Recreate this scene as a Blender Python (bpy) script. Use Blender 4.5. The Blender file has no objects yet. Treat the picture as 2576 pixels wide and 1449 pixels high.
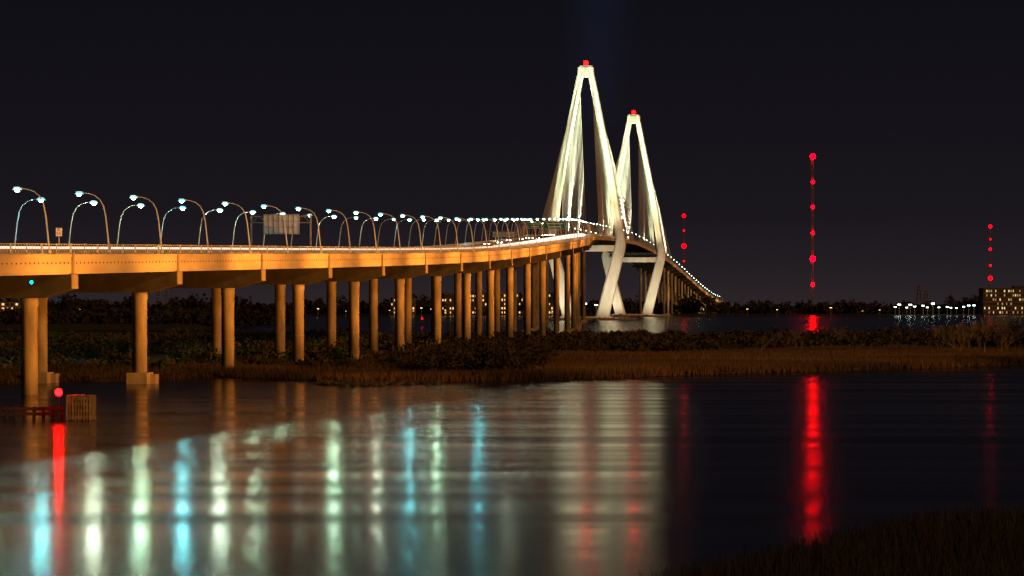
import bpy, math, random
import numpy as np
from mathutils import Vector, Matrix
random.seed(7); rng=np.random.default_rng(7)
scn=bpy.context.scene
scn.view_settings.view_transform='Standard'; scn.view_settings.look='None'; scn.view_settings.exposure=0
# ------------------------------------------------------------------ materials
def newmat(name):
    m=bpy.data.materials.new(name); m.use_nodes=True; return m, m.node_tree, m.node_tree.nodes['Principled BSDF']
def noisemat(name,c1,c2,scale=1.0,rough=.85,stretch=(1,1,1),detail=6,metal=0.0,bump=0.0):
    m,nt,b=newmat(name)
    tc=nt.nodes.new('ShaderNodeNewGeometry'); mp=nt.nodes.new('ShaderNodeMapping'); mp.inputs['Scale'].default_value=stretch
    n=nt.nodes.new('ShaderNodeTexNoise'); n.inputs['Scale'].default_value=scale; n.inputs['Detail'].default_value=detail
    r=nt.nodes.new('ShaderNodeValToRGB'); r.color_ramp.elements[0].position=.32; r.color_ramp.elements[1].position=.68
    r.color_ramp.elements[0].color=(*c1,1); r.color_ramp.elements[1].color=(*c2,1)
    nt.links.new(tc.outputs['Position'],mp.inputs['Vector']); nt.links.new(mp.outputs[0],n.inputs['Vector'])
    nt.links.new(n.outputs['Fac'],r.inputs[0]); nt.links.new(r.outputs[0],b.inputs['Base Color'])
    b.inputs['Roughness'].default_value=rough; b.inputs['Metallic'].default_value=metal
    if bump:
        bp=nt.nodes.new('ShaderNodeBump'); bp.inputs['Strength'].default_value=bump; nt.links.new(n.outputs['Fac'],bp.inputs['Height']); nt.links.new(bp.outputs[0],b.inputs['Normal'])
    return m
def emat(name,col,s,sample=True):
    m=bpy.data.materials.new(name); m.use_nodes=True; nt=m.node_tree; nt.nodes.clear()
    e=nt.nodes.new('ShaderNodeEmission'); o=nt.nodes.new('ShaderNodeOutputMaterial')
    e.inputs[0].default_value=(*col,1); e.inputs[1].default_value=s; nt.links.new(e.outputs[0],o.inputs[0])
    if not sample:
        try: m.cycles.emission_sampling='NONE'
        except Exception: pass
    return m
M={}
M['fascia']=noisemat('fascia_concrete',(.46,.40,.33),(.66,.58,.49),.45,stretch=(1,.25,1))
M['conc']=noisemat('pier_concrete',(.15,.13,.10),(.36,.31,.25),.6,stretch=(1,1,.3),detail=9)
M['cap']=noisemat('shaded_concrete',(.022,.020,.017),(.050,.045,.036),.5)  # shade under the deck is put into this dark colour
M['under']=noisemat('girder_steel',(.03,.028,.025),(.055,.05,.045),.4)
M['tower']=noisemat('tower_concrete',(.46,.45,.41),(.70,.69,.65),.14,stretch=(1,1,.35),detail=8)
M['cable']=noisemat('cable_sheath',(.75,.75,.72),(.85,.85,.82),.1,rough=.5)
M['asphalt']=noisemat('asphalt',(.04,.04,.04),(.065,.065,.06),3)
M['rail']=noisemat('galvanised_rail',(.45,.45,.45),(.6,.6,.6),2,rough=.5,metal=.2)
M['mast']=noisemat('mast_steel',(.10,.09,.09),(.16,.15,.15),2,rough=.6)
M['pole']=noisemat('lamp_pole_metal',(.45,.46,.47),(.6,.6,.6),2,rough=.45,metal=.2)
M['dark']=noisemat('dark_steel',(.02,.02,.02),(.04,.04,.04),2)
M['wood']=noisemat('fender_timber',(.16,.11,.07),(.42,.31,.20),3,stretch=(1,1,.3))
M['rock']=noisemat('riprap_rock',(.10,.09,.08),(.32,.29,.26),1.2)
M['rockd']=noisemat('shore_rock',(.03,.03,.025),(.10,.09,.07),1.2)
M['ground']=noisemat('marsh_ground',(.006,.005,.004),(.024,.018,.010),.08,detail=10,bump=.2)
M['farland']=noisemat('far_ground',(.006,.006,.005),(.02,.018,.014),.02)
M['leaf']=noisemat('shrub_leaves',(.006,.007,.003),(.070,.052,.021),.28,detail=8)
M['leafg']=noisemat('green_leaves',(.008,.016,.005),(.025,.06,.015),.28,detail=8)
M['far_leaf']=noisemat('far_leaves',(.003,.004,.003),(.018,.018,.014),.05,detail=8)
M['grass']=noisemat('marsh_grass_blades',(.006,.004,.002),(.22,.125,.045),.045,detail=10,stretch=(.3,1,1))
M['grassl']=noisemat('shore_grass_blades',(.004,.003,.0015),(.07,.042,.018),.06,detail=10,stretch=(.4,1,1))
M['grassd']=noisemat('dark_grass_blades',(.003,.003,.002),(.009,.008,.005),.2,detail=8)
M['bark']=noisemat('bark',(.10,.07,.045),(.26,.19,.12),1.5)
M['brick']=noisemat('brick_wall',(.07,.05,.04),(.12,.09,.07),.3)
M['wall2']=noisemat('stucco_wall',(.12,.11,.10),(.18,.16,.14),.3)
M['glass']=noisemat('dark_glass',(.01,.012,.015),(.02,.022,.025),1,rough=.2)
M['signback']=noisemat('sign_back_aluminium',(.32,.27,.24),(.46,.40,.36),1.0,rough=.6)
M['green']=noisemat('sign_green',(.01,.16,.11),(.015,.2,.14),1)
M['white']=noisemat('white_paint',(.75,.75,.75),(.82,.82,.82),1)
M['black']=noisemat('black_paint',(.02,.02,.02),(.03,.03,.03),1)
M['lampG']=emat('lamp_lens_pale',(.55,1.0,.66),950)
M['lampT']=emat('lamp_lens_teal',(.17,.90,1.0),850)
M['lampW']=emat('lamp_lens_white',(.76,1.0,.72),850)
M['lampL']=emat('lamp_lens_low',(.60,1.0,.80),42)
M['rimT']=emat('lamp_halo_teal',(.16,.80,.86),1.6,False)  # emissive ring imitates the coloured glow around a lamp
M['rimG']=emat('lamp_halo_green',(.42,.95,.78),1.6,False)
M['red']=emat('red_beacon_lens',(1.0,.0,.0012),70)
M['redlow']=emat('red_beacon_lens_low',(1.0,.0,.003),7)
M['redtow']=emat('red_tower_beacon_lens',(1.0,.0004,.0004),110)
M['rednear']=emat('red_nav_lens',(1.0,.0004,.0006),180)
M['teal']=emat('green_nav_lens',(.0,.75,.8),5,False)
M['strip']=emat('car_trail_glow',(1.0,.60,.42),2.0,False)  # added glow in place of car light trails, no real fixture
M['strip2']=emat('car_trail_glow_bright',(1.0,.74,.55),2.3,False)
M['head']=emat('headlight_lens',(1.0,.9,.75),40,False)
M['tail']=emat('taillight_lens',(1.0,.04,.03),20,False)
M['win']=emat('lit_window',(1.0,.5,.17),1.6,False)
M['win2']=emat('lit_window_pale',(1.0,.70,.32),1.1,False)
M['win3']=emat('lit_window_dim',(1.0,.62,.25),.45,False)
M['harb']=emat('harbour_lamp_lens',(.7,1.0,.85),16)
M['warm']=emat('warm_lamp_lens',(1.0,.5,.15),12,False)
# ------------------------------------------------------------------ mesh builder
class MB:
    def __init__(s): s.v=[]; s.f=[]; s.m=[]
    def add(s,vs,fs,mi=0):
        o=len(s.v); s.v+= [tuple(v) for v in vs]; s.f+=[tuple(i+o for i in f) for f in fs]; s.m+=[mi]*len(fs)
    def box(s,c,sx,sy,sz,ax=None,mi=0):
        r=Vector((1,0,0)) if ax is None else Vector((ax[0],ax[1],0)); f=Vector((-r.y,r.x,0)); u=Vector((0,0,1)); c=Vector(c)
        vs=[c+r*(a*sx/2)+f*(b*sy/2)+u*(d*sz/2) for a in(-1,1) for b in(-1,1) for d in(-1,1)]
        s.add(vs,[(0,1,3,2),(4,6,7,5),(0,4,5,1),(2,3,7,6),(0,2,6,4),(1,5,7,3)],mi)
    def tube(s,pts,rad,seg=6,mi=0,cap=True):
        pts=[Vector(p) for p in pts]
        if not hasattr(rad,'__len__'): rad=[rad]*len(pts)
        vs=[];fs=[]
        for i,p in enumerate(pts):
            t=(pts[min(i+1,len(pts)-1)]-pts[max(i-1,0)]).normalized()
            a=t.cross(Vector((0,1,0))) if abs(t.y)<.9 else t.cross(Vector((1,0,0))); a.normalize(); b=t.cross(a)
            for k in range(seg):
                an=2*math.pi*k/seg; vs.append(p+a*(math.cos(an)*rad[i])+b*(math.sin(an)*rad[i]))
        for i in range(len(pts)-1):
            for k in range(seg): fs.append((i*seg+k,i*seg+(k+1)%seg,(i+1)*seg+(k+1)%seg,(i+1)*seg+k))
        if cap: fs.append(tuple(range(seg))[::-1]); fs.append(tuple((len(pts)-1)*seg+k for k in range(seg)))
        s.add(vs,fs,mi)
    def ball(s,c,r,mi=0,sx=1,sy=1,sz=1,n=6,m=4):
        c=Vector(c); vs=[c+Vector((0,0,r*sz))];fs=[]
        for i in range(1,m):
            th=math.pi*i/m
            for k in range(n):
                ph=2*math.pi*k/n; vs.append(c+Vector((r*sx*math.sin(th)*math.cos(ph),r*sy*math.sin(th)*math.sin(ph),r*sz*math.cos(th))))
        vs.append(c-Vector((0,0,r*sz))); L=len(vs)-1
        for k in range(n): fs.append((0,1+k,1+(k+1)%n)); fs.append((L,1+(m-2)*n+(k+1)%n,1+(m-2)*n+k))
        for i in range(m-2):
            for k in range(n): a=1+i*n; fs.append((a+k,a+n+k,a+n+(k+1)%n,a+(k+1)%n))
        s.add(vs,fs,mi)
    def mesh(s,name,mats,smooth=False):
        me=bpy.data.meshes.new(name); me.from_pydata(s.v,[],s.f)
        for m in mats: me.materials.append(M[m])
        me.polygons.foreach_set('material_index',s.m)
        if smooth: me.polygons.foreach_set('use_smooth',[True]*len(s.f))
        me.update(); return me
    def obj(s,name,mats,parent=None,smooth=False):
        o=bpy.data.objects.new(name,s.mesh(name,mats,smooth)); scn.collection.objects.link(o)
        if parent: o.parent=parent
        return o
def link(name,me,parent=None,loc=(0,0,0),rot=0,scale=1):
    o=bpy.data.objects.new(name,me); scn.collection.objects.link(o); o.location=loc; o.rotation_euler=(0,0,rot); o.scale=(scale,)*3
    if parent: o.parent=parent
    return o
def empty(name,loc=(0,0,0)):
    o=bpy.data.objects.new(name,None); scn.collection.objects.link(o); o.location=loc; return o
def npmesh(name,V,nper,mat,parent=None):
    n=len(V)//nper; me=bpy.data.meshes.new(name); me.vertices.add(len(V)); me.vertices.foreach_set('co',V.astype(np.float32).ravel())
    me.loops.add(len(V)); me.loops.foreach_set('vertex_index',np.arange(len(V),dtype=np.int32))
    me.polygons.add(n); me.polygons.foreach_set('loop_start',np.arange(0,len(V),nper,dtype=np.int32))
    me.materials.append(M[mat]); me.update(calc_edges=True)
    o=bpy.data.objects.new(name,me); scn.collection.objects.link(o)
    if parent:o.parent=parent
    return o
def vnoise(x,y,seed=0):
    r=np.random.default_rng(seed); out=np.zeros_like(x,dtype=float)
    for k in range(7):
        a=r.uniform(0,6.28); f=r.uniform(.5,1.6); out+=np.sin((x*math.cos(a)+y*math.sin(a))*f+r.uniform(0,6.28))
    return out/7*1.6
# ------------------------------------------------------------------ alignment of the bridge
EX=np.array([(-160,-131),(-100,-121),(100,-87.4),(305,-53.1),(348,-46.4),(391,-38.9),(434,-31.4),(477,-24.7),(520,-17.8),(563,-11.5),(606,-5.4),(692,4.8),(790,15),(850,20.5),(920,25.5),(1000,30.5),(1180,37),(1330,42),(1500,50),(1746,70.2),(1970,97.6),(2195,125),(2400,153),(2600,179),(2800,205),(3000,232),(3200,260),(3600,318)])
EZ=np.array([(-160,8),(-100,9),(278,16.25),(391,18.6),(477,20.3),(563,22.3),(606,23.4),(692,26.2),(790,29.8),(920,34.2),(1050,38),(1180,42),(1330,46.5),(1500,51.5),(1746,57),(1970,59.5),(2195,57),(2400,50),(2600,42),(2800,33),(3000,24),(3200,16),(3600,8)])
gy=np.arange(-160,3601,4.0)
def smooth(a,s):
    k=np.exp(-.5*(np.arange(-30,31)*4/s)**2); k/=k.sum(); p=np.pad(a,30,mode='reflect',reflect_type='odd'); return np.convolve(p,k,'valid')
gx=smooth(np.interp(gy,EX[:,0],EX[:,1]),28); gz=smooth(np.interp(gy,EZ[:,0],EZ[:,1]),35)
def ex(Y): return float(np.interp(Y,gy,gx))
def ez(Y): return float(np.interp(Y,gy,gz))
def Wd(Y): return float(np.interp(Y,[900,1400,2400,3400],[25,38,38,30]))
def frame(Y):
    s=(ex(Y+4)-ex(Y-4))/8; n=math.hypot(1,s); return (1/n,-s/n)   # right vector
def P(Y,off,dz=0):
    r=frame(Y); return Vector((ex(Y)-off*r[0],Y-off*r[1],ez(Y)+dz))
def sweep(mb,prof,ys,mi=0):
    n=len(prof(ys[0])); vs=[];fs=[]
    for Y in ys: vs+=[P(Y,o,z) for o,z in prof(Y)]
    for i in range(len(ys)-1):
        for k in range(n): fs.append((i*n+k,(i+1)*n+k,(i+1)*n+(k+1)%n,i*n+(k+1)%n))
    fs.append(tuple(range(n))); fs.append(tuple((len(ys)-1)*n+k for k in range(n))[::-1])
    mb.add(vs,fs,mi)
YS=list(np.arange(-150,3560,10.0))
bridge=empty('cable_stayed_bridge')
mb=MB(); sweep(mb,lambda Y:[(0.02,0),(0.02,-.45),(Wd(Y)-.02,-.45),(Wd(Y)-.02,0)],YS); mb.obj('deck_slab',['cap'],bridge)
mb=MB(); sweep(mb,lambda Y:[(3.4,.004+.02),(3.4,.001),(Wd(Y)-1.2,.001),(Wd(Y)-1.2,.024)],YS); mb.obj('road_surface',['asphalt'],bridge)
mb=MB()
for k in (.25,.375,.5,.625,.75,.875):
    sweep(mb,lambda Y,k=k:[(Wd(Y)*k-.06+3.4*(1-k)-.0,.034),(Wd(Y)*k-.06+3.4*(1-k),.028),(Wd(Y)*k+.06+3.4*(1-k),.028),(Wd(Y)*k+.06+3.4*(1-k),.034)],YS)
mb.obj('lane_lines',['white'],bridge)
mb=MB()
sweep(mb,lambda Y:[(-.05,.12),(-.05,-2.2),(.55,-2.2),(.55,.12)],YS)
sweep(mb,lambda Y:[(Wd(Y)+.05,.12),(Wd(Y)+.05,-2.2),(Wd(Y)-.55,-2.2),(Wd(Y)-.55,.12)],YS)
mb.obj('fascia_girder',['fascia'],bridge)
mb=MB()
for k in (.2,.4,.6,.8):
    sweep(mb,lambda Y,k=k:[(Wd(Y)*k-.3,-.5),(Wd(Y)*k-.3,-2.15),(Wd(Y)*k+.3,-2.15),(Wd(Y)*k+.3,-.5)],YS)
for Y in np.arange(-140,3500,14.3):
    w=Wd(Y); c=P(Y,w/2,-1.3); mb.box(c,w-1.4,.35,1.4,frame(Y))
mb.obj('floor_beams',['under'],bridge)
mb=MB(); sweep(mb,lambda Y:[(-.14,.2),(-.14,-.12),(-.06,-.12),(-.06,.2)],YS); sweep(mb,lambda Y:[(-.10,-2.06),(-.10,-2.2),(-.06,-2.2),(-.06,-2.06)],YS); mb.obj('deck_edge_ledge',['fascia'],bridge)
mb=MB()
for Y in np.arange(150,900,1.45): mb.box(P(Y,-.055,-.85),.03,.32,.2,frame(Y))
mb.obj('weep_holes',['dark'],bridge)
bents=[305-43*k for k in range(9,0,-1)]+[305+43*k for k in range(8)]+[649,692,740,790,850,920,1000,1090,1180,1330,1500]
bents+= [2392+52*k for k in range(21)]
capm=MB(); colm=MB(); pil=MB(); foot=MB(); cend=MB()
for Y in bents:
    w=Wd(Y); z=ez(Y); ov=5.3 if w<26 else 5.3+(w-25)*.2
    dr=min(1,max(.35,(z-6)/10))
    prof=[(-.35,-2.2),(-.35,-4.0*dr-.0),(ov-1.5,-5.1*dr),(w-ov+1.5,-5.1*dr),(w+.35,-4.0*dr),(w+.35,-2.2)]
    r=frame(Y); f=Vector((-r[1],r[0],0)); vs=[]
    for sg in (-1.15,1.15): vs+=[P(Y,o,zz-.003)+f*sg for o,zz in prof]
    n=6; fs=[tuple(range(n)),tuple(range(n,2*n))[::-1]]+[(k,k+n,(k+1)%n+n,(k+1)%n) for k in range(n)]
    capm.add(vs,fs)
    h_=max(.3,4.0*dr-2.25); cend.box(P(Y,-.40,-2.22-h_/2),.09,2.34,h_,r)  # added lighter end plate makes the cap end look lit
    R=1.0 if z<40 else 1.3
    for o in (ov,w-ov):
        p=P(Y,o,0); colm.tube([(p.x,p.y,-3),(p.x,p.y,z-5.1*dr-1.0),(p.x,p.y,z-5.1*dr-.9),(p.x,p.y,z-5.1*dr+.2)],[R,R,R*1.08,R*1.08],24)
        for hz in np.arange(5.5,z-6,6.5): colm.tube([(p.x,p.y,hz),(p.x,p.y,hz+.12)],R*1.02,24)
        if Y==348 or Y>900: foot.box((p.x,p.y,.1),2.9,2.9,2.9,r); foot.box((p.x+1.9,p.y+.6,.05),.8,1.6,2.5,r)
    pil.box(P(Y,-.12,-1.15),.3,.55,2.6,r)
capm.obj('pier_cap',['cap'],bridge); colm.obj('pier_column',['conc'],bridge,True); cend.obj('lit_cap_end',['conc'],bridge)
pil.obj('girder_joint_pilaster',['conc'],bridge); foot.obj('pier_footing',['conc'],bridge)
mb=MB()
for zz in (.35,1.45): sweep(mb,lambda Y,zz=zz:[(.05,zz),(.05,zz-.09),(.15,zz-.09),(.15,zz)],YS)
for Y in np.arange(120,1100,.9): mb.box(P(Y,.1,.78),.05,.07,1.3,frame(Y))
for Y in np.arange(120,3400,5): mb.box(P(Y,.1,.78),.12,.16,1.42,frame(Y))
mb.obj('railing',['rail'],bridge)
mb=MB()
sweep(mb,lambda Y:[(3.0,.85),(2.85,.0),(3.35,.0),(3.2,.85)],YS)
sweep(mb,lambda Y:[(Wd(Y)-.3,.95),(Wd(Y)-.55,.13),(Wd(Y)-.1,.13),(Wd(Y)-.15,.95)],YS)
sweep(mb,lambda Y:[(Wd(Y)/2+1.4-.1,.9),(Wd(Y)/2+1.1,.03),(Wd(Y)/2+1.7,.03),(Wd(Y)/2+1.5,.9)],YS)
mb.obj('traffic_barrier',['fascia'],bridge)
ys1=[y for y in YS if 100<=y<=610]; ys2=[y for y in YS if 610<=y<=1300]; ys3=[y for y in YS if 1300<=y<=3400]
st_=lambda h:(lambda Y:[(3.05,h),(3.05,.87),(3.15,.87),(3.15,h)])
mb=MB(); sweep(mb,st_(1.15),ys1); sweep(mb,st_(1.0),ys3); mb.obj('car_trail_strip',['strip'],bridge)  # added glowing strip stands in for passing car lights
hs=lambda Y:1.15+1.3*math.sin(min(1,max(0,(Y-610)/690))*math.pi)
mb=MB(); sweep(mb,lambda Y:[(3.05,hs(Y)),(3.05,.87),(3.15,.87),(3.15,hs(Y))],ys2); mb.obj('car_trail_strip_bright',['strip2'],bridge)  # added trail glow, taller and brighter along the curve
# ------------------------------------------------------------------ towers
T=[(51.1,1746.0),(105.8,2195.0)]
dd=Vector((54.7,449,0)).normalized(); rr=Vector((dd.y,-dd.x,0))
def leg(mb,c,pts,mi=0):
    vs=[];n=8
    for (l,z,wl,dp) in pts:
        cx=Vector((c[0],c[1],0)); ch=.9
        a,b=wl/2,dp/2
        for (u,v) in [(-a+ch,-b),(a-ch,-b),(a,-b+ch),(a,b-ch),(a-ch,b),(-a+ch,b),(-a,b-ch),(-a,-b+ch)]:
            vs.append(cx+rr*(l+u)+dd*v+Vector((0,0,z)))
    fs=[]
    for i in range(len(pts)-1):
        for k in range(n): fs.append((i*n+k,i*n+(k+1)%n,(i+1)*n+(k+1)%n,(i+1)*n+k))
    fs.append(tuple(range(n))[::-1]); fs.append(tuple((len(pts)-1)*n+k for k in range(n)))
    mb.add(vs,fs,mi)
for ti,c in enumerate(T):
    mb=MB()
    for s in (-1,1):
        leg(mb,c,[(s*11.5,2.2,9.0,8.5),(s*23.4,49,7.6,8),(s*24.2,53,7.0,8),(s*24.0,57,5.6,7.5),(s*15.4,110,4.9,7),(s*4.1,168,4.3,6.6),(s*3.6,170,4.3,6.6)])
    leg(mb,c,[(0,168.2,11.4,7),(0,174.5,10.6,7),(0,174.8,9.8,6.4),(0,175.6,9.6,6.2)])
    cx=Vector((c[0],c[1],0))
    mb.box(cx+Vector((0,0,49.5)),44,6,4.2,(rr.x,rr.y))
    mb.box(cx+Vector((0,0,0.6)),42,22,2.4,(rr.x,rr.y)); mb.box(cx+Vector((0,0,2.1)),36,17,.6,(rr.x,rr.y))
    mb.obj('tower',['tower'],bridge)
    cb=MB()
    for s in (-1,1):
        for along in (-1,1):
            for k in range(16):
                dY=(16+k*12.4)*along; Yc=c[1]+dY
                off=.2 if s>0 else Wd(Yc)-.2
                a=P(Yc,off,.6)
                tz=104+k*4.0; l=s*(24.0+(tz-57)/(168-57)*(3.9-24.0))
                b=cx+rr*l+dd*(along*2.8)+Vector((0,0,tz))
                cb.tube([a,b],.165,4,cap=False)
    cb.obj('stay_cables',['cable'],bridge)
    mb=MB(); mb.ball(cx+Vector((0,0,177.8)),1.6); mb.obj('tower_beacon',['redtow'],bridge)
    mb=MB(); mb.tube([cx+Vector((0,0,175.5)),cx+Vector((0,0,177))],.3,6); mb.obj('tower_beacon_post',['dark'],bridge)
    rk=MB()
    for k in range(900):
        an=random.uniform(0,6.283); q=random.uniform(.82,1.12)
        ax_,ay_=(28*q,17*q)
        if ti==0: ax_,ay_=30*q,38*q
        p=cx+rr*(ax_*math.cos(an))+dd*(ay_*math.sin(an))+Vector((0,0,random.uniform(-.6,1.6)*(1-abs(q-.97)*4)))
        s=random.uniform(.6,1.5); rk.ball(p,s,0,random.uniform(.7,1.4),random.uniform(.7,1.4),random.uniform(.5,.9),5,3)
    rk.obj('riprap_island',['rock'])
# ------------------------------------------------------------------ street lamps
def lampmesh(mat,rim,k=1.0):
    mb=MB()
    mb.tube([(0,0,0),(0,0,.5)],.2,8); 
    pts=[(0,0,.4),(.25,0,2.6),(.5,0,4.8),(.78,0,6.1),(1.25,0,6.95),(1.95,0,7.5),(2.8,0,7.78),(3.5,0,7.85)]
    mb.tube(pts,[.11,.10,.09,.08,.07,.065,.06,.055],7)
    mb.add([(3.4,-.14,7.95),(3.4,.14,7.95),(4.4,.2,8.08),(4.4,-.2,8.08),(3.4,-.14,7.84),(3.4,.14,7.84),(4.4,.22,7.92),(4.4,-.22,7.92)],[(0,3,2,1),(4,5,6,7),(0,1,5,4),(2,3,7,6),(1,2,6,5),(0,4,7,3)])
    mb.ball((4.0,0,7.66),.28*k,1,1.1,.95,.85,6,4)
    n=14
    a,b=(.30*k,.56*k)
    vs=[(4+a*math.cos(2*math.pi*i/n),a*math.sin(2*math.pi*i/n),7.84+.18*k) for i in range(n)]+[(4+b*math.cos(2*math.pi*i/n),b*math.sin(2*math.pi*i/n),7.78-.08*k) for i in range(n)]
    mb.add(vs,[(i,(i+1)%n,(i+1)%n+n,i+n) for i in range(n)],2)  # added glowing ring, a halo rather than a lamp part
    return mb.mesh('street_lamp',['pole',mat,rim])
LM=[lampmesh('lampG','rimG',1.15),lampmesh('lampT','rimT',1.15),lampmesh('lampW','rimG',1.15),lampmesh('lampL','rimG',1.0),lampmesh('lampL','rimT',1.0)]
ly=list(np.arange(298-22*8,1000,22.0))+list(np.arange(1010,3350,42.0))
for i,Y in enumerate(ly):
    r=frame(Y); a=math.atan2(-r[1],-r[0])
    link('street_lamp',LM[3+(i%2)],None,P(Y,.25,.15),a)
    mi=[0,1,2,0,1,2,0,0,1][i%9]
    if (i%2 and Y>460) or (i%4 and Y>620) or Y>900: mi=3+(i%3==0)
    w=Wd(Y); link('street_lamp',LM[mi],None,P(Y+9,w-.3,.15),a+math.pi)
# ------------------------------------------------------------------ cars
def carmesh(body):
    mb=MB()
    prof=[(-2.2,.35),(-2.25,.8),(-1.9,.95),(-1.3,1.0),(-.75,1.42),(.65,1.45),(1.35,1.0),(2.1,.85),(2.25,.6),(2.2,.35)]
    n=len(prof); vs=[(-.85,y,z) for y,z in prof]+[(.85,y,z) for y,z in prof]
    for i in (4,5): vs[i]=(-.65,vs[i][1],vs[i][2]); vs[i+n]=(.65,vs[i+n][1],vs[i+n][2])
    mb.add(vs,[tuple(range(n)),tuple(range(n,2*n))[::-1]]+[(k,k+n,(k+1)%n+n,(k+1)%n) for k in range(n)],0)
    for s in(-1,1):
        mb.add([(s*.83,-1.1,1.03),(s*.83,1.1,1.03),(s*.69,.6,1.36),(s*.69,-.7,1.36)],[(0,1,2,3)],1)
        for y in(-1.35,1.4): mb.tube([(s*.68,y,.33),(s*.9,y,.33)],.33,12,1)
        mb.ball((s*.6,2.2,.68),.13,2,1.3,.6,.9); mb.ball((s*.62,-2.22,.78),.12,3,1.3,.5,.9)
    return mb.mesh('car',[body,'glass','head','tail'])
M['carw']=noisemat('car_paint_silver',(.4,.4,.4),(.45,.45,.45),1,rough=.3); M['carr']=noisemat('car_paint_red',(.25,.02,.02),(.28,.03,.02),1,rough=.3)
CM=[carmesh('carw'),carmesh('carr')]
for i in range(34):
    Y=random.uniform(190,1500) if i>12 else 560+i*42; w=Wd(Y); away=random.random()<.5
    off=random.choice([5.4,9.2]) if away else w/2+random.choice([4,8])
    r=frame(Y); a=math.atan2(r[1],r[0])
    link('car',CM[random.random()<.3],None,P(Y,off,.03),a if away else a+math.pi)
# ------------------------------------------------------------------ signs
def gantry(name,Y,o1,o2,zt,pz0,pz1,po1,po2,face):
    e=empty(name,P(Y,(o1+o2)/2,0)); inv=e.location.copy(); r=frame(Y); mb=MB()
    def q(o,z): return P(Y,o,z)-inv
    for o in(o1,o2): mb.tube([q(o,0),q(o,zt)],.16,8)
    for zz in (zt-.2,zt-1.3): mb.tube([q(o1,zz),q(o2,zz)],.09,6)
    nseg=8
    for k in range(nseg):
        a=o1+(o2-o1)*k/nseg; b=o1+(o2-o1)*(k+1)/nseg; mb.tube([q(a,zt-.2 if k%2 else zt-1.3),q(b,zt-1.3 if k%2 else zt-.2)],.05,5)
    mb.obj('gantry_frame',['mast'],e)
    mb=MB(); f=Vector((-r[1],r[0],0)); c=(q(po1,pz0)+q(po2,pz1))/2+f*(-.4)
    mb.box(c,abs(po1-po2),.08,pz1-pz0,r,0)
    if face=='back':
        for t in np.linspace(-.5,.5,8): mb.box(c-f*.1+Vector((r[0],r[1],0))*(t*abs(po1-po2)*.97),.1,.12,pz1-pz0,r,1)
        for t in np.linspace(-.46,.46,4): mb.box(c-f*.07+Vector((0,0,t*(pz1-pz0))),abs(po1-po2),.05,.06,r,1)
    else:
        for sz in(-.5,.5): mb.box(c-f*.06+Vector((0,0,sz*(pz1-pz0)*.94)),abs(po1-po2)*.98,.03,.1,r,1)
        for t in(-.5,.5): mb.box(c-f*.06+Vector((r[0],r[1],0))*(t*abs(po1-po2)*.97),.1,.03,(pz1-pz0)*.92,r,1)
        for t,wd in((.2,.7),(-.2,.55)): mb.box(c-f*.06+Vector((0,0,t*(pz1-pz0))),abs(po1-po2)*wd,.03,.32,r,1)
    mb.obj('sign_panel',['signback','mast'] if face=='back' else ['green','white'],e)
    return e
gantry('overhead_sign_gantry',434,3.1,13.6,6.9,3.6,7.0,5.0,11.4,'back')
gantry('overhead_sign_gantry',700,3.1,12.6,4.9,3.0,4.5,4.6,11,'back')
gantry('highway_direction_sign',930,3.1,24,7.2,4.2,7.0,6,14.5,'front')
gantry('highway_direction_sign',960,3.1,24,7.2,4.4,6.8,16.5,22,'front')
e=empty('speed_limit_sign',P(301,.15,0)); mb=MB(); mb.tube([(0,0,0),(0,0,3.2)],.05,6); mb.obj('post',['pole'],e)
mb=MB(); mb.box((0,-.08,2.85),.72,.03,.98); mb.obj('plate',['white'],e)
def text(t,size,loc,parent):
    cu=bpy.data.curves.new('text','FONT'); cu.body=t; cu.size=size; cu.align_x='CENTER'; cu.extrude=.004; cu.materials.append(M['black'])
    o=bpy.data.objects.new('lettering',cu); scn.collection.objects.link(o); o.parent=parent; o.location=loc; o.rotation_euler=(math.pi/2,0,0)
text('SPEED',.18,(0,-.105,3.16),e); text('LIMIT',.18,(0,-.105,2.99),e); text('55',.6,(0,-.105,2.46),e)
# ------------------------------------------------------------------ fender + nav lights
e=empty('timber_fender',(-40.8,239,0)); mb=MB()
for i in range(5):
    for j in range(3): mb.tube([(-1.0+i*.5,-.9+j*1.0,-2),(-1.0+i*.5,-.9+j*1.0,2.3+random.uniform(-.1,.15))],.15,8)
for zz in (.35,.95,1.55,2.1):
    mb.box((0,-1.1,zz),2.3,.12,.24); mb.box((0,1.3,zz),2.3,.12,.24); mb.box((1.1,.1,zz),.12,2.3,.24); mb.box((-1.1,.1,zz),.12,2.3,.24)
for i in range(8): mb.box((-1.05+i*.3,.1,2.33),.24,2.5,.07)
for i in range(9): mb.box((-1.12+i*.27,-1.2+.01*(i%2),1.15+random.uniform(-.06,.06)),.16,.06,2.2)
for i in range(10): mb.box((1.2,-.95+i*.24,1.15),.06,.16,2.2)
mb.obj('timber_crib',['wood'],e)
mb=MB()
for i in range(22):
    x=-2.2-i*.9; mb.tube([(x,2.4,-2),(x,2.4,1.2)],.17,7)
for zz in(.5,1.0): mb.box((-12,2.18,zz),20,.14,.3)
mb.obj('fender_wall',['dark'],e)
e=empty('red_navigation_light',(-42.85,238.6,0)); mb=MB(); mb.tube([(0,0,-2),(0,0,2.3)],.12,8); mb.tube([(0,0,2.2),(0,0,2.34)],.22,8); mb.obj('post',['dark'],e)
mb=MB(); mb.ball((0,0,2.66),.34,0,1,1,1.0,12,8); mb.obj('lens',['rednear'],e)
e=empty('green_navigation_light',(-57.3,303,0)); mb=MB(); mb.tube([(0,-2,13.7),(0,-2,14.4)],.06,6); mb.box((0,-2,13.85),.35,.35,.12); mb.obj('bracket',['dark'],e)
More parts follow.
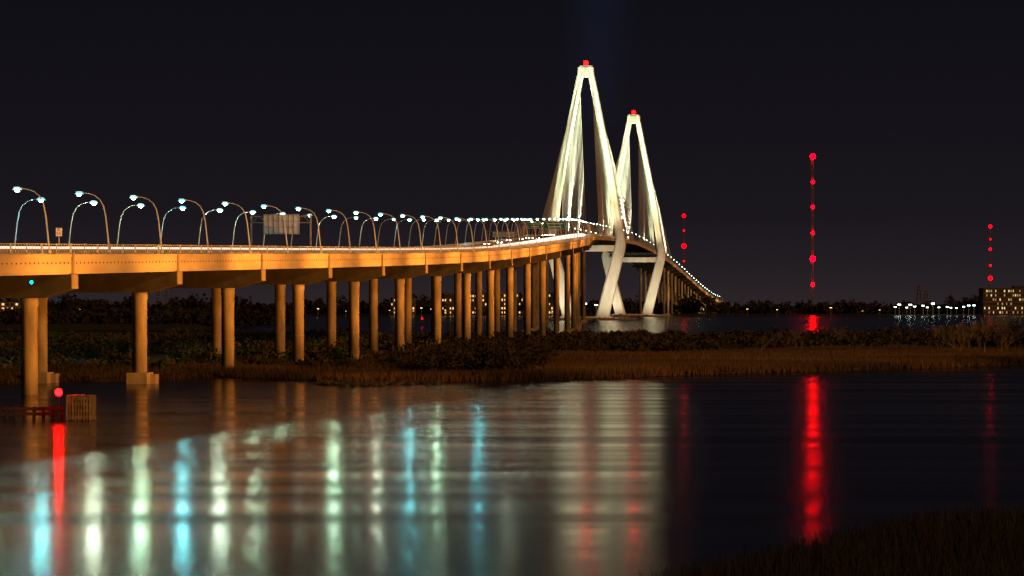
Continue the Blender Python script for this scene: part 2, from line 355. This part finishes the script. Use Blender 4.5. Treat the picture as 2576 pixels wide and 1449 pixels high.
mb=MB(); mb.ball((0,-2,13.6),.2,0,1,1,1.1,8,6); mb.obj('lens',['teal'],e)
# ------------------------------------------------------------------ radio masts
def mast(px,Y,H,zs,w=3.0,mat='red'):
    X=(px-1288)*Y/6350; e=empty('radio_mast',(X,Y,0)); mb=MB()
    L=[(w/2*math.cos(a),w/2*math.sin(a)) for a in(.5,2.6,4.7)]
    for a in L: mb.tube([(a[0],a[1],0),(a[0],a[1],H)],.22,4)
    st=H/34
    for i in range(34):
        for k in range(3):
            a=L[k];b=L[(k+1)%3]; mb.tube([(a[0],a[1],i*st),(b[0],b[1],(i+1)*st)],.13,3,cap=False)
    mb.tube([(0,0,H),(0,0,H+3)],.15,4); mb.obj('lattice',['mast'],e)
    mb=MB()
    for z,r in zs: mb.ball((0,-w/2-2.2,z),r); 
    mb.obj('beacons',[mat],e)
    mb=MB()
    for z,r in zs: mb.tube([(0,-w/2,z-r),(0,-w/2-2.2,z-r)],.15,4)
    mb.obj('beacon_brackets',['dark'],e)
def zz(y,Y): return 11+(765-y)*Y/6350
Y=3000; mast(2044,Y,zz(398,Y),[(zz(394,Y),3.2),(zz(458,Y),1.9),(zz(521,Y),1.9),(zz(586,Y),1.9),(zz(651,Y),3.2),(zz(716,Y),1.9)])
Y=3600; mast(1720,Y,zz(548,Y),[(zz(543,Y),2.8),(zz(580,Y),1.3),(zz(619,Y),3.4),(zz(657,Y),1.3)],mat='redlow')
Y=3600; mast(2490,Y,zz(575,Y),[(zz(570,Y),2.5),(zz(602,Y),1.2),(zz(627,Y),2.0),(zz(668,Y),1.6),(zz(700,Y),3.2)],mat='redlow')
# ------------------------------------------------------------------ water & land
m,nt,b=newmat('water'); M['water']=m
b.inputs['Base Color'].default_value=(.003,.005,.008,1); b.inputs['IOR'].default_value=1.33
g=nt.nodes.new('ShaderNodeNewGeometry'); mp=nt.nodes.new('ShaderNodeMapping'); mp.inputs['Scale'].default_value=(.006,.12,1)
n=nt.nodes.new('ShaderNodeTexNoise'); n.inputs['Scale'].default_value=1; n.inputs['Detail'].default_value=5; n.inputs['Distortion'].default_value=.3
r=nt.nodes.new('ShaderNodeMapRange'); r.inputs[1].default_value=.38; r.inputs[2].default_value=.62; r.inputs[3].default_value=.13; r.inputs[4].default_value=.21
nt.links.new(g.outputs['Position'],mp.inputs[0]); nt.links.new(mp.outputs[0],n.inputs['Vector']); nt.links.new(n.outputs['Fac'],r.inputs[0]); nt.links.new(r.outputs[0],b.inputs['Roughness'])
mb=MB(); mb.add([(-9000,-500,0),(9000,-500,0),(9000,14000,0),(-9000,14000,0)],[(0,1,2,3)]); mb.obj('water',['water'])
FX=[-400,-120,-67,-52,-44,-30,-22,-15.6,12.3,44,91,160,300,700]; FY=[330,335,345,362,372,350,336,344,368,395,450,500,560,700]
def Yf(x): return np.interp(x,FX,FY)+vnoise(x*.12,x*.03,3)*3
def hland(x,y):
    yb=np.where(x<-75,3000,865+vnoise(x*.03,x*0,5)*15)
    lim=-75-(y-860)*.15; s=np.minimum(y-Yf(x),np.where(x<lim,400,yb-y))
    t=np.clip((s+4)/14,0,1); base=-1.2+t*t*(3-2*t)*1.75
    return base+vnoise(x*.06,y*.06,9)*.22*t
def grid(name,x0,x1,y0,y1,st,hf,mat):
    xs=np.arange(x0,x1+1,st); ys=np.arange(y0,y1+1,st); X,Yy=np.meshgrid(xs,ys); Z=hf(X,Yy); nx=len(xs); ny=len(ys)
    V=np.stack([X,Yy,Z],-1).reshape(-1,3); I=np.arange(nx*ny).reshape(ny,nx)
    F=np.stack([I[:-1,:-1],I[:-1,1:],I[1:,1:],I[1:,:-1]],-1).reshape(-1,4)
    me=bpy.data.meshes.new(name); me.from_pydata(V.tolist(),[],F.tolist()); me.materials.append(M[mat]); me.polygons.foreach_set('use_smooth',[True]*len(F)); me.update()
    o=bpy.data.objects.new(name,me); scn.collection.objects.link(o); return o
grid('marsh_ground',-400,620,310,960,4,hland,'ground')
def hleft(x,y):
    s=(-75-(y-860)*.15)-x+vnoise(y*.02,y*.0,4)*8; t=np.clip(s/20,0,1); return -1+t*2
grid('ground',-1300,-60,952,2500,12,hleft,'farland')
def hfar(x,y):
    s=y-(2440+vnoise(x*.006,x*0,8)*25); t=np.clip(s/30,0,1); return -1+t*2.2
grid('far_shore_ground',-2600,2600,2300,3000,25,hfar,'farland')
mb=MB(); mb.add([(-9000,2990,1.0),(9000,2990,1.0),(9000,13500,1.0),(-9000,13500,1.0)],[(0,1,2,3)]); mb.obj('terrain',['farland'])
NX=[-60,-10,0,7,12.5,20,26,60,200]; NY=[20,55,82,99,110,123,127,130,150]
def hnear(x,y):
    s=np.interp(x,NX,NY)+vnoise(x*.4,x*0,2)*1.5-y; t=np.clip((s+2)/8,0,1); return -1+t*t*(3-2*t)*1.6
grid('riverbank_ground',-60,200,-60,170,2.5,hnear,'ground')
# vegetation ---------------------------------------------------------
def leafquads(C,S):
    n=len(C); a=rng.normal(size=(n,3)); a/=np.linalg.norm(a,axis=1,keepdims=True); b=rng.normal(size=(n,3)); b-=a*(a*b).sum(1,keepdims=True); b/=np.linalg.norm(b,axis=1,keepdims=True)
    S=S[:,None]; k=rng.uniform(.4,.8,size=(n,1))
    return np.stack([C-a*S,C-b*S*k,C+a*S,C+b*S*k],1).reshape(-1,3)
def shrubs(name,items,mat,den=150,ls=.42):
    Cs=[];Ss=[]
    for (x,y,z,r,h) in items:
        for _ in range(4):
            ox,oy=rng.normal(0,r*.4,2); rr_=r*rng.uniform(.4,.75); hh=h*rng.uniform(.55,1.0); n=den//4
            d=rng.normal(size=(n,3)); d/=np.linalg.norm(d,axis=1,keepdims=True); d[:,2]=abs(d[:,2])
            q=rng.uniform(.5,1.08,size=(n,1))**.6
            Cs.append(np.array([x+ox,y+oy,z])+d*q*np.array([rr_,rr_,hh])); Ss.append(rng.uniform(.5,1.3,n)*ls)
    return npmesh(name,leafquads(np.concatenate(Cs),np.concatenate(Ss)),4,mat)
def hl(x,y): return float(hland(np.array([x*1.0]),np.array([y*1.0]))[0])
def from_px(px,Y): return (px-1288)*Y/6350
it=[]
for _ in range(150):
    Y=random.uniform(372,500); px=random.triangular(900,1420,1230); x=from_px(px,Y)
    if Y<Yf(x)+9: continue
    t=max(0,1-abs(px-1230)/330); it.append((x,Y,hl(x,Y)-.2,random.uniform(1.6,3.2),1.2+4.8*t**.7*random.uniform(.6,1.05)))
shrubs('marsh_shrubs',it,'leaf',300,.30)
it=[]
for _ in range(420):
    Y=random.uniform(560,850); px=random.uniform(830,2750); x=from_px(px,Y); h=random.uniform(1.4,2.6)*(1+max(0,(px-1850)/700)*1.3)
    it.append((x,Y,hl(x,Y)-.2,random.uniform(2,4.5),h))
shrubs('marsh_thicket',it,'leaf',120,.6)
it=[];ig=[]
for _ in range(380):
    Y=random.uniform(385,830); x=random.uniform(-.24*Y,from_px(900,Y)); 
    if Y<Yf(x)+10: continue
    (ig if random.random()<.35 else it).append((x,Y,hl(x,Y)-.2,random.uniform(1.5,4),random.uniform(1.0,3.9)))
shrubs('riverside_shrubs',it,'leaf',170,.42); shrubs('green_shrubs',ig,'leafg',170,.42)
def treeline(name,x0,x1,ys,hf,n,mat='far_leaf',ls=2.2):
    Cs=[];Ss=[]
    for _ in range(n):
        x=rng.uniform(x0,x1); y=rng.uniform(*ys); h=hf(x)*rng.uniform(.6,1.08); r=rng.uniform(3,8); m=48
        d=rng.normal(size=(m,3)); d/=np.linalg.norm(d,axis=1,keepdims=True); q=rng.uniform(.4,1.05,size=(m,1))
        Cs.append(np.array([x,y,h*.6])+d*q*np.array([r,r,h*.45])); Ss.append(rng.uniform(.5,1.3,m)*ls)
        m=14; Cs.append(np.stack([rng.normal(x,r*.5,m),rng.normal(y,r*.5,m),rng.uniform(0,h*.4,m)],1)); Ss.append(rng.uniform(.8,1.6,m)*ls)
    return npmesh(name,leafquads(np.concatenate(Cs),np.concatenate(Ss)),4,mat)
def hf(x): return 14+4.0*math.sin(x*.013)+3*math.sin(x*.041+1)+2.2*math.sin(x*.11)
treeline('distant_tree_line',-1100,1100,(2490,2600),hf,900)
treeline('distant_forest',-1100,1100,(2900,3000),lambda x:17+4*math.sin(x*.009+2)+2*math.sin(x*.05),600)
treeline('riverside_woods',-480,-130,(1250,1500),lambda x:9+1.6*math.sin(x*.05),420,ls=1.5)
def grass(name,n,sampler,mat,h0,h1,w):
    x,y=sampler(n); z=hland(x,y) if mat!='grassd' else hnear(x,y); k=z>.05; x,y,z=x[k],y[k],z[k]; n=len(x)
    h=rng.uniform(h0,h1,n)*(1+.35*vnoise(x*.15,y*.15,12)); a=rng.uniform(-1.2,1.2,n); lx,ly_=rng.normal(0,.22,n)*h,rng.normal(0,.22,n)*h
    A=np.stack([x-np.cos(a)*w,y-np.sin(a)*w,z-.1],1);B=np.stack([x+np.cos(a)*w,y+np.sin(a)*w,z-.1],1);C=np.stack([x+lx,y+ly_,z+h],1)
    return npmesh(name,np.stack([A,B,C],1).reshape(-1,3),3,mat)
def s1(n):
    y0=rng.uniform(340,660,n); x=rng.uniform(-.04,.26,n)*y0-5; return x,Yf(x)+rng.uniform(0,1,n)**1.4*150
grass('marsh_grass',150000,s1,'grass',.5,1.3,.09)
def s2(n):
    x=rng.uniform(-110,-10,n); return x,Yf(x)+rng.uniform(0,1,n)**1.5*70
grass('shore_grass',40000,s2,'grassl',.4,1.0,.08)
def s3(n):
    x=rng.uniform(-12,60,n); return x,np.interp(x,NX,NY)-rng.uniform(0,1,n)**1.3*30
grass('riverbank_grass',60000,s3,'grassd',.4,1.3,.03)
mb=MB()
for _ in range(160):
    x=random.uniform(-27,-10); y=float(Yf(np.array([x]))[0])+random.uniform(-3,5); s=random.uniform(.15,.6); mb.ball((x,y,random.uniform(-.1,.35)),s,0,1.3,1.2,.6,5,3)
mb.obj('shore_rocks',['rockd'])
def baretree(h,seed):
    R=random.Random(seed); mb=MB()
    def br(p,d,l,r,dep):
        q=p+d*l*.5+Vector((R.uniform(-.06,.06),R.uniform(-.06,.06),0))*l; e=p+d*l
        mb.tube([p,q,e],[r,r*.8,r*.6],5 if dep>2 else 3,cap=False)
        if dep==0: return
        for _ in range(R.choice([2,3,3]) if dep>1 else 3):
            nd=(d+Vector((R.uniform(-.75,.75),R.uniform(-.75,.75),R.uniform(-.1,.5)))).normalized()
            br(e if R.random()<.7 else q,nd,l*R.uniform(.6,.82),r*.58,dep-1)
    br(Vector((0,0,-.3)),Vector((R.uniform(-.1,.1),0,1)).normalized(),h*.27,h*.022,5)
    return mb.mesh('bare_tree',['bark'])
BT=[baretree(9,s) for s in(1,2,3,4)]
for i in range(34):
    Y=random.uniform(480,640); px=random.choice([random.uniform(2370,2760),random.uniform(2400,2600),random.uniform(1850,2760)]); x=from_px(px,Y)
    if Y<Yf(x)+12: Y=float(Yf(np.array([x]))[0])+25
    link('bare_tree',BT[i%4],None,(x,Y,hl(x,Y)),random.uniform(0,6),random.uniform(.75,1.25)*(.5+.5*min(1,max(0,(px-1850)/500))))
# ------------------------------------------------------------------ buildings
def building(name,x0,x1,y,dep,h,st,cols,lit,wall,wins=('win','win2'),steps=True):
    e=empty(name,((x0+x1)/2,y,0)); W=x1-x0; mb=MB(); z0=.8
    mb.box((0,dep/2,z0+h/2),W,dep,h)
    if steps:
        for k in range(3): mb.box((-W*.33+k*W*.33,dep/2-1.2,z0+h/2+.8),W*.14,dep+2.0,h+1.6)
    mb.obj('walls',[wall],e)
    rf=MB(); rf.box((0,dep/2,z0+h+.35),W+.8,dep+.8,.7); rf.box((W*.1,dep/2,z0+h+1.8),W*.16,dep*.4,2.4); rf.obj('roof',['dark'],e)
    wm=MB(); fr=MB(); sh=h/st
    for i in range(st):
        for k in range(cols):
            x=-W/2+W*(k+.5)/cols; z=z0+sh*(i+.5); yy=-.12-(2.2 if steps and any(abs(x-(-W*.33+q*W*.33))<W*.075 for q in range(3)) else 0)
            fr.box((x,yy+.02,z),W/cols*.62,.1,sh*.62)
            rv=random.random(); mi=1 if rv<lit*.6 else (2 if rv<lit else 0)
            wm.box((x,yy-.1,z),W/cols*random.choice([.5,.5,.3]),.06,sh*.48,None,mi)
        if i: fr.box((0,-.1,z0+sh*i),W,.2,.25)
    fr.obj('window_frames',[wall],e); wm.obj('windows',['glass',wins[0],wins[1]],e)
building('apartment_building',-71,-22,2462,18,20,5,20,.38,'brick')
building('apartment_building',-18,45,2458,18,20.5,5,26,.38,'wall2')
building('office_building',-119,-95,2470,14,16,4,8,.6,'wall2')
building('brick_office_building',460,520,2462,26,25,6,28,.45,'brick',('win3','win2'),False)
building('house',-470,-445,2300,10,12,3,6,.4,'wall2',steps=False)
def shorelamp(mat,h,r):
    mb=MB(); mb.tube([(0,0,0),(0,0,h)],.18,6); mb.tube([(-.9,0,h),(.9,0,h)],.12,5); 
    for s in(-.8,.8): mb.box((s,0,h-.1),.9,.5,.25); mb.ball((s,-.15,h-.35),r,1,1,.8,.8)
    return mb.mesh('harbour_lamp',['pole',mat])
HL=shorelamp('harb',9,.55); HW=shorelamp('warm',9,.4)
for px in [2252,2262,2281,2290,2301,2322,2333,2347,2362,2383,2392,2406,2424,2437,2450,1472,1500]:
    Y=random.uniform(2448,2458); link('harbour_lamp',HL,None,(from_px(px,Y),Y,.8),0,random.uniform(.7,1.25))
for px in [20,98,200,640,800,870,980,1040,1060,1085,1120,1200,1235,1330,1390,1430,1880,1955,2090,2170,2213]:
    Y=random.uniform(2445,2460); link('promenade_lamp',HW,None,(from_px(px,Y),Y,.8),0,random.uniform(.35,.8))
e=empty('channel_marker',(from_px(1062,1250),1250,0)); mb=MB(); mb.tube([(0,0,-2),(0,0,3.4)],.25,7); mb.box((0,-.3,2.4),1.4,.1,1.4); mb.obj('pile',['dark'],e); mb=MB(); mb.ball((0,0,3.8),.45); mb.obj('lens',['redlow'],e)
def pylon(px,Y,h):
    e=empty('transmission_tower',(from_px(px,Y),Y,0)); mb=MB()
    for s in(-1,1):
        for t in(-1,1): mb.tube([(s*3.5,t*3.5,0),(s*.8,t*.8,h)],.3,4)
    for k in range(8):
        a=k/8;b=(k+1)/8; wa=3.5-2.7*a;wb=3.5-2.7*b
        mb.tube([(-wa,-wa,h*a),(wb,-wb,h*b)],.2,3); mb.tube([(wa,-wa,h*a),(-wb,-wb,h*b)],.2,3)
    for q in(.7,.82,.94): mb.tube([(-5,0,h*q),(5,0,h*q)],.25,4)
    mb.obj('lattice',['mast'],e)
pylon(400,2650,29); pylon(421,2650,29); pylon(2312,2650,31); pylon(2330,2650,26)
# upward light beams over the towers (thin glowing haze volume)
m=bpy.data.materials.new('beam_haze'); m.use_nodes=True; nt=m.node_tree; nt.nodes.clear(); o_=nt.nodes.new('ShaderNodeOutputMaterial'); em=nt.nodes.new('ShaderNodeEmission'); em.inputs[0].default_value=(.16,.32,1,1); em.inputs[1].default_value=5.5e-5; nt.links.new(em.outputs[0],o_.inputs['Volume']); M['beam']=m
hz=empty('searchlight_haze')
for q in (.35,.6,.85,1.15):
    mb=MB(); mb.tube([(T[0][0]+8,1790,140),(T[0][0]+22,1790,480)],[17*q,42*q],28); mb.obj('haze_cone',['beam'],hz)
# ------------------------------------------------------------------ lights
def spot(name,loc,tgt,P_,col,ang,blend=.6,size=.5):
    l=bpy.data.lights.new(name,'SPOT'); l.energy=P_; l.color=col; l.spot_size=math.radians(ang); l.spot_blend=blend; l.shadow_soft_size=size
    o=bpy.data.objects.new(name,l); scn.collection.objects.link(o); o.location=loc
    o.rotation_euler=(Vector(tgt)-Vector(loc)).to_track_quat('-Z','Y').to_euler(); return o
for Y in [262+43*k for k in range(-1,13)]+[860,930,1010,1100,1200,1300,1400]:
    z=ez(Y); p=P(Y-10,-26,0); t=P(Y,0,0); spot('added_warm_spot',(p.x,p.y,3.2 if Y<360 else 7.5),(t.x,t.y,z*.9+3),84000*(1+(z-18)/30),(1,.31,.030),92,.9,.4)  # added unseen spots beside the deck brighten fascia and columns
for ti,c in enumerate(T):
    cx=Vector((c[0],c[1],0)); k=1.0
    for s in(-1,1):
        for a in (-1,1):
            p=cx+rr*(s*34)+dd*(a*70)+Vector((0,0,54)); t=cx+rr*(s*9)+Vector((0,0,142)); spot('tower_floodlight',p,t,((1.0e6 if s<0 else 7e5) if a<0 else 5e5),(.76,1.0,.60),62,.8,1)
            for q in (60,140):
                Yc=c[1]+a*q; pp=P(Yc,-2.5 if s>0 else Wd(Yc)+2.5,1.0); tt=cx+rr*(s*12)+dd*(a*q*.45)+Vector((0,0,150)); spot('cable_uplight',pp,tt,8e5,(1.0,.92,.62),54,.9,.5)
        p=cx+rr*(s*6)+dd*(-42)+Vector((0,0,60)); t=cx+rr*(s*17)+Vector((0,0,92)); spot('tower_floodlight',p,t,1.5e5,(1.0,.84,.48),70,.8,1)
        p=cx+rr*(s*28)+dd*(-40)+Vector((0,0,3)); t=cx+rr*(s*18)+Vector((0,0,30)); spot('tower_floodlight',p,t,.9e5,(1.0,.88,.58),80,.8,1)
for Y in range(2420,3400,110):
    p=P(Y,-30,0); t=P(Y+10,8,-12); spot('added_warm_spot',(p.x,p.y,4),t,6e4,(1,.5,.16),120,.7,1)  # added unseen spots warm the columns beyond the towers
warm_night_fill=bpy.data.lights.new('warm_night_fill','SUN'); warm_night_fill.energy=1.3; warm_night_fill.color=(1,.42,.11); warm_night_fill.angle=math.radians(4)  # added warm fill for street glow at night, not sunlight
so=bpy.data.objects.new('warm_night_fill',warm_night_fill); scn.collection.objects.link(so); so.rotation_euler=Vector((-.75,.75,-.28)).to_track_quat('-Z','Y').to_euler()
# world
w=bpy.data.worlds.new('World'); scn.world=w; w.use_nodes=True; nt=w.node_tree; nt.nodes.clear()
out=nt.nodes.new('ShaderNodeOutputWorld'); bg=nt.nodes.new('ShaderNodeBackground'); tc=nt.nodes.new('ShaderNodeTexCoord'); sp=nt.nodes.new('ShaderNodeSeparateXYZ'); rp=nt.nodes.new('ShaderNodeValToRGB')
nt.links.new(tc.outputs['Generated'],sp.inputs[0]); nt.links.new(sp.outputs['Z'],rp.inputs[0]); nt.links.new(rp.outputs[0],bg.inputs[0]); nt.links.new(bg.outputs[0],out.inputs[0])
cr=rp.color_ramp; cr.elements[0].position=0; cr.elements[0].color=(.025,.018,.0205,1); cr.elements[1].position=1; cr.elements[1].color=(.003,.003,.005,1)
for p_,c_ in((.012,(.017,.0135,.0165,1)),(.035,(.0105,.0085,.0118,1)),(.07,(.0074,.0062,.0094,1)),(.12,(.0050,.0048,.0078,1))):
    q=cr.elements.new(p_); q.color=c_
bg.inputs[1].default_value=1
# camera
cd=bpy.data.cameras.new('camera'); cam=bpy.data.objects.new('camera',cd); scn.collection.objects.link(cam); cam.location=(0,0,11); cam.rotation_euler=(math.pi/2,0,0)
cd.sensor_width=36; cd.lens=36*6350/2576; cd.shift_y=.0157; cd.clip_start=1; cd.clip_end=30000; scn.camera=cam
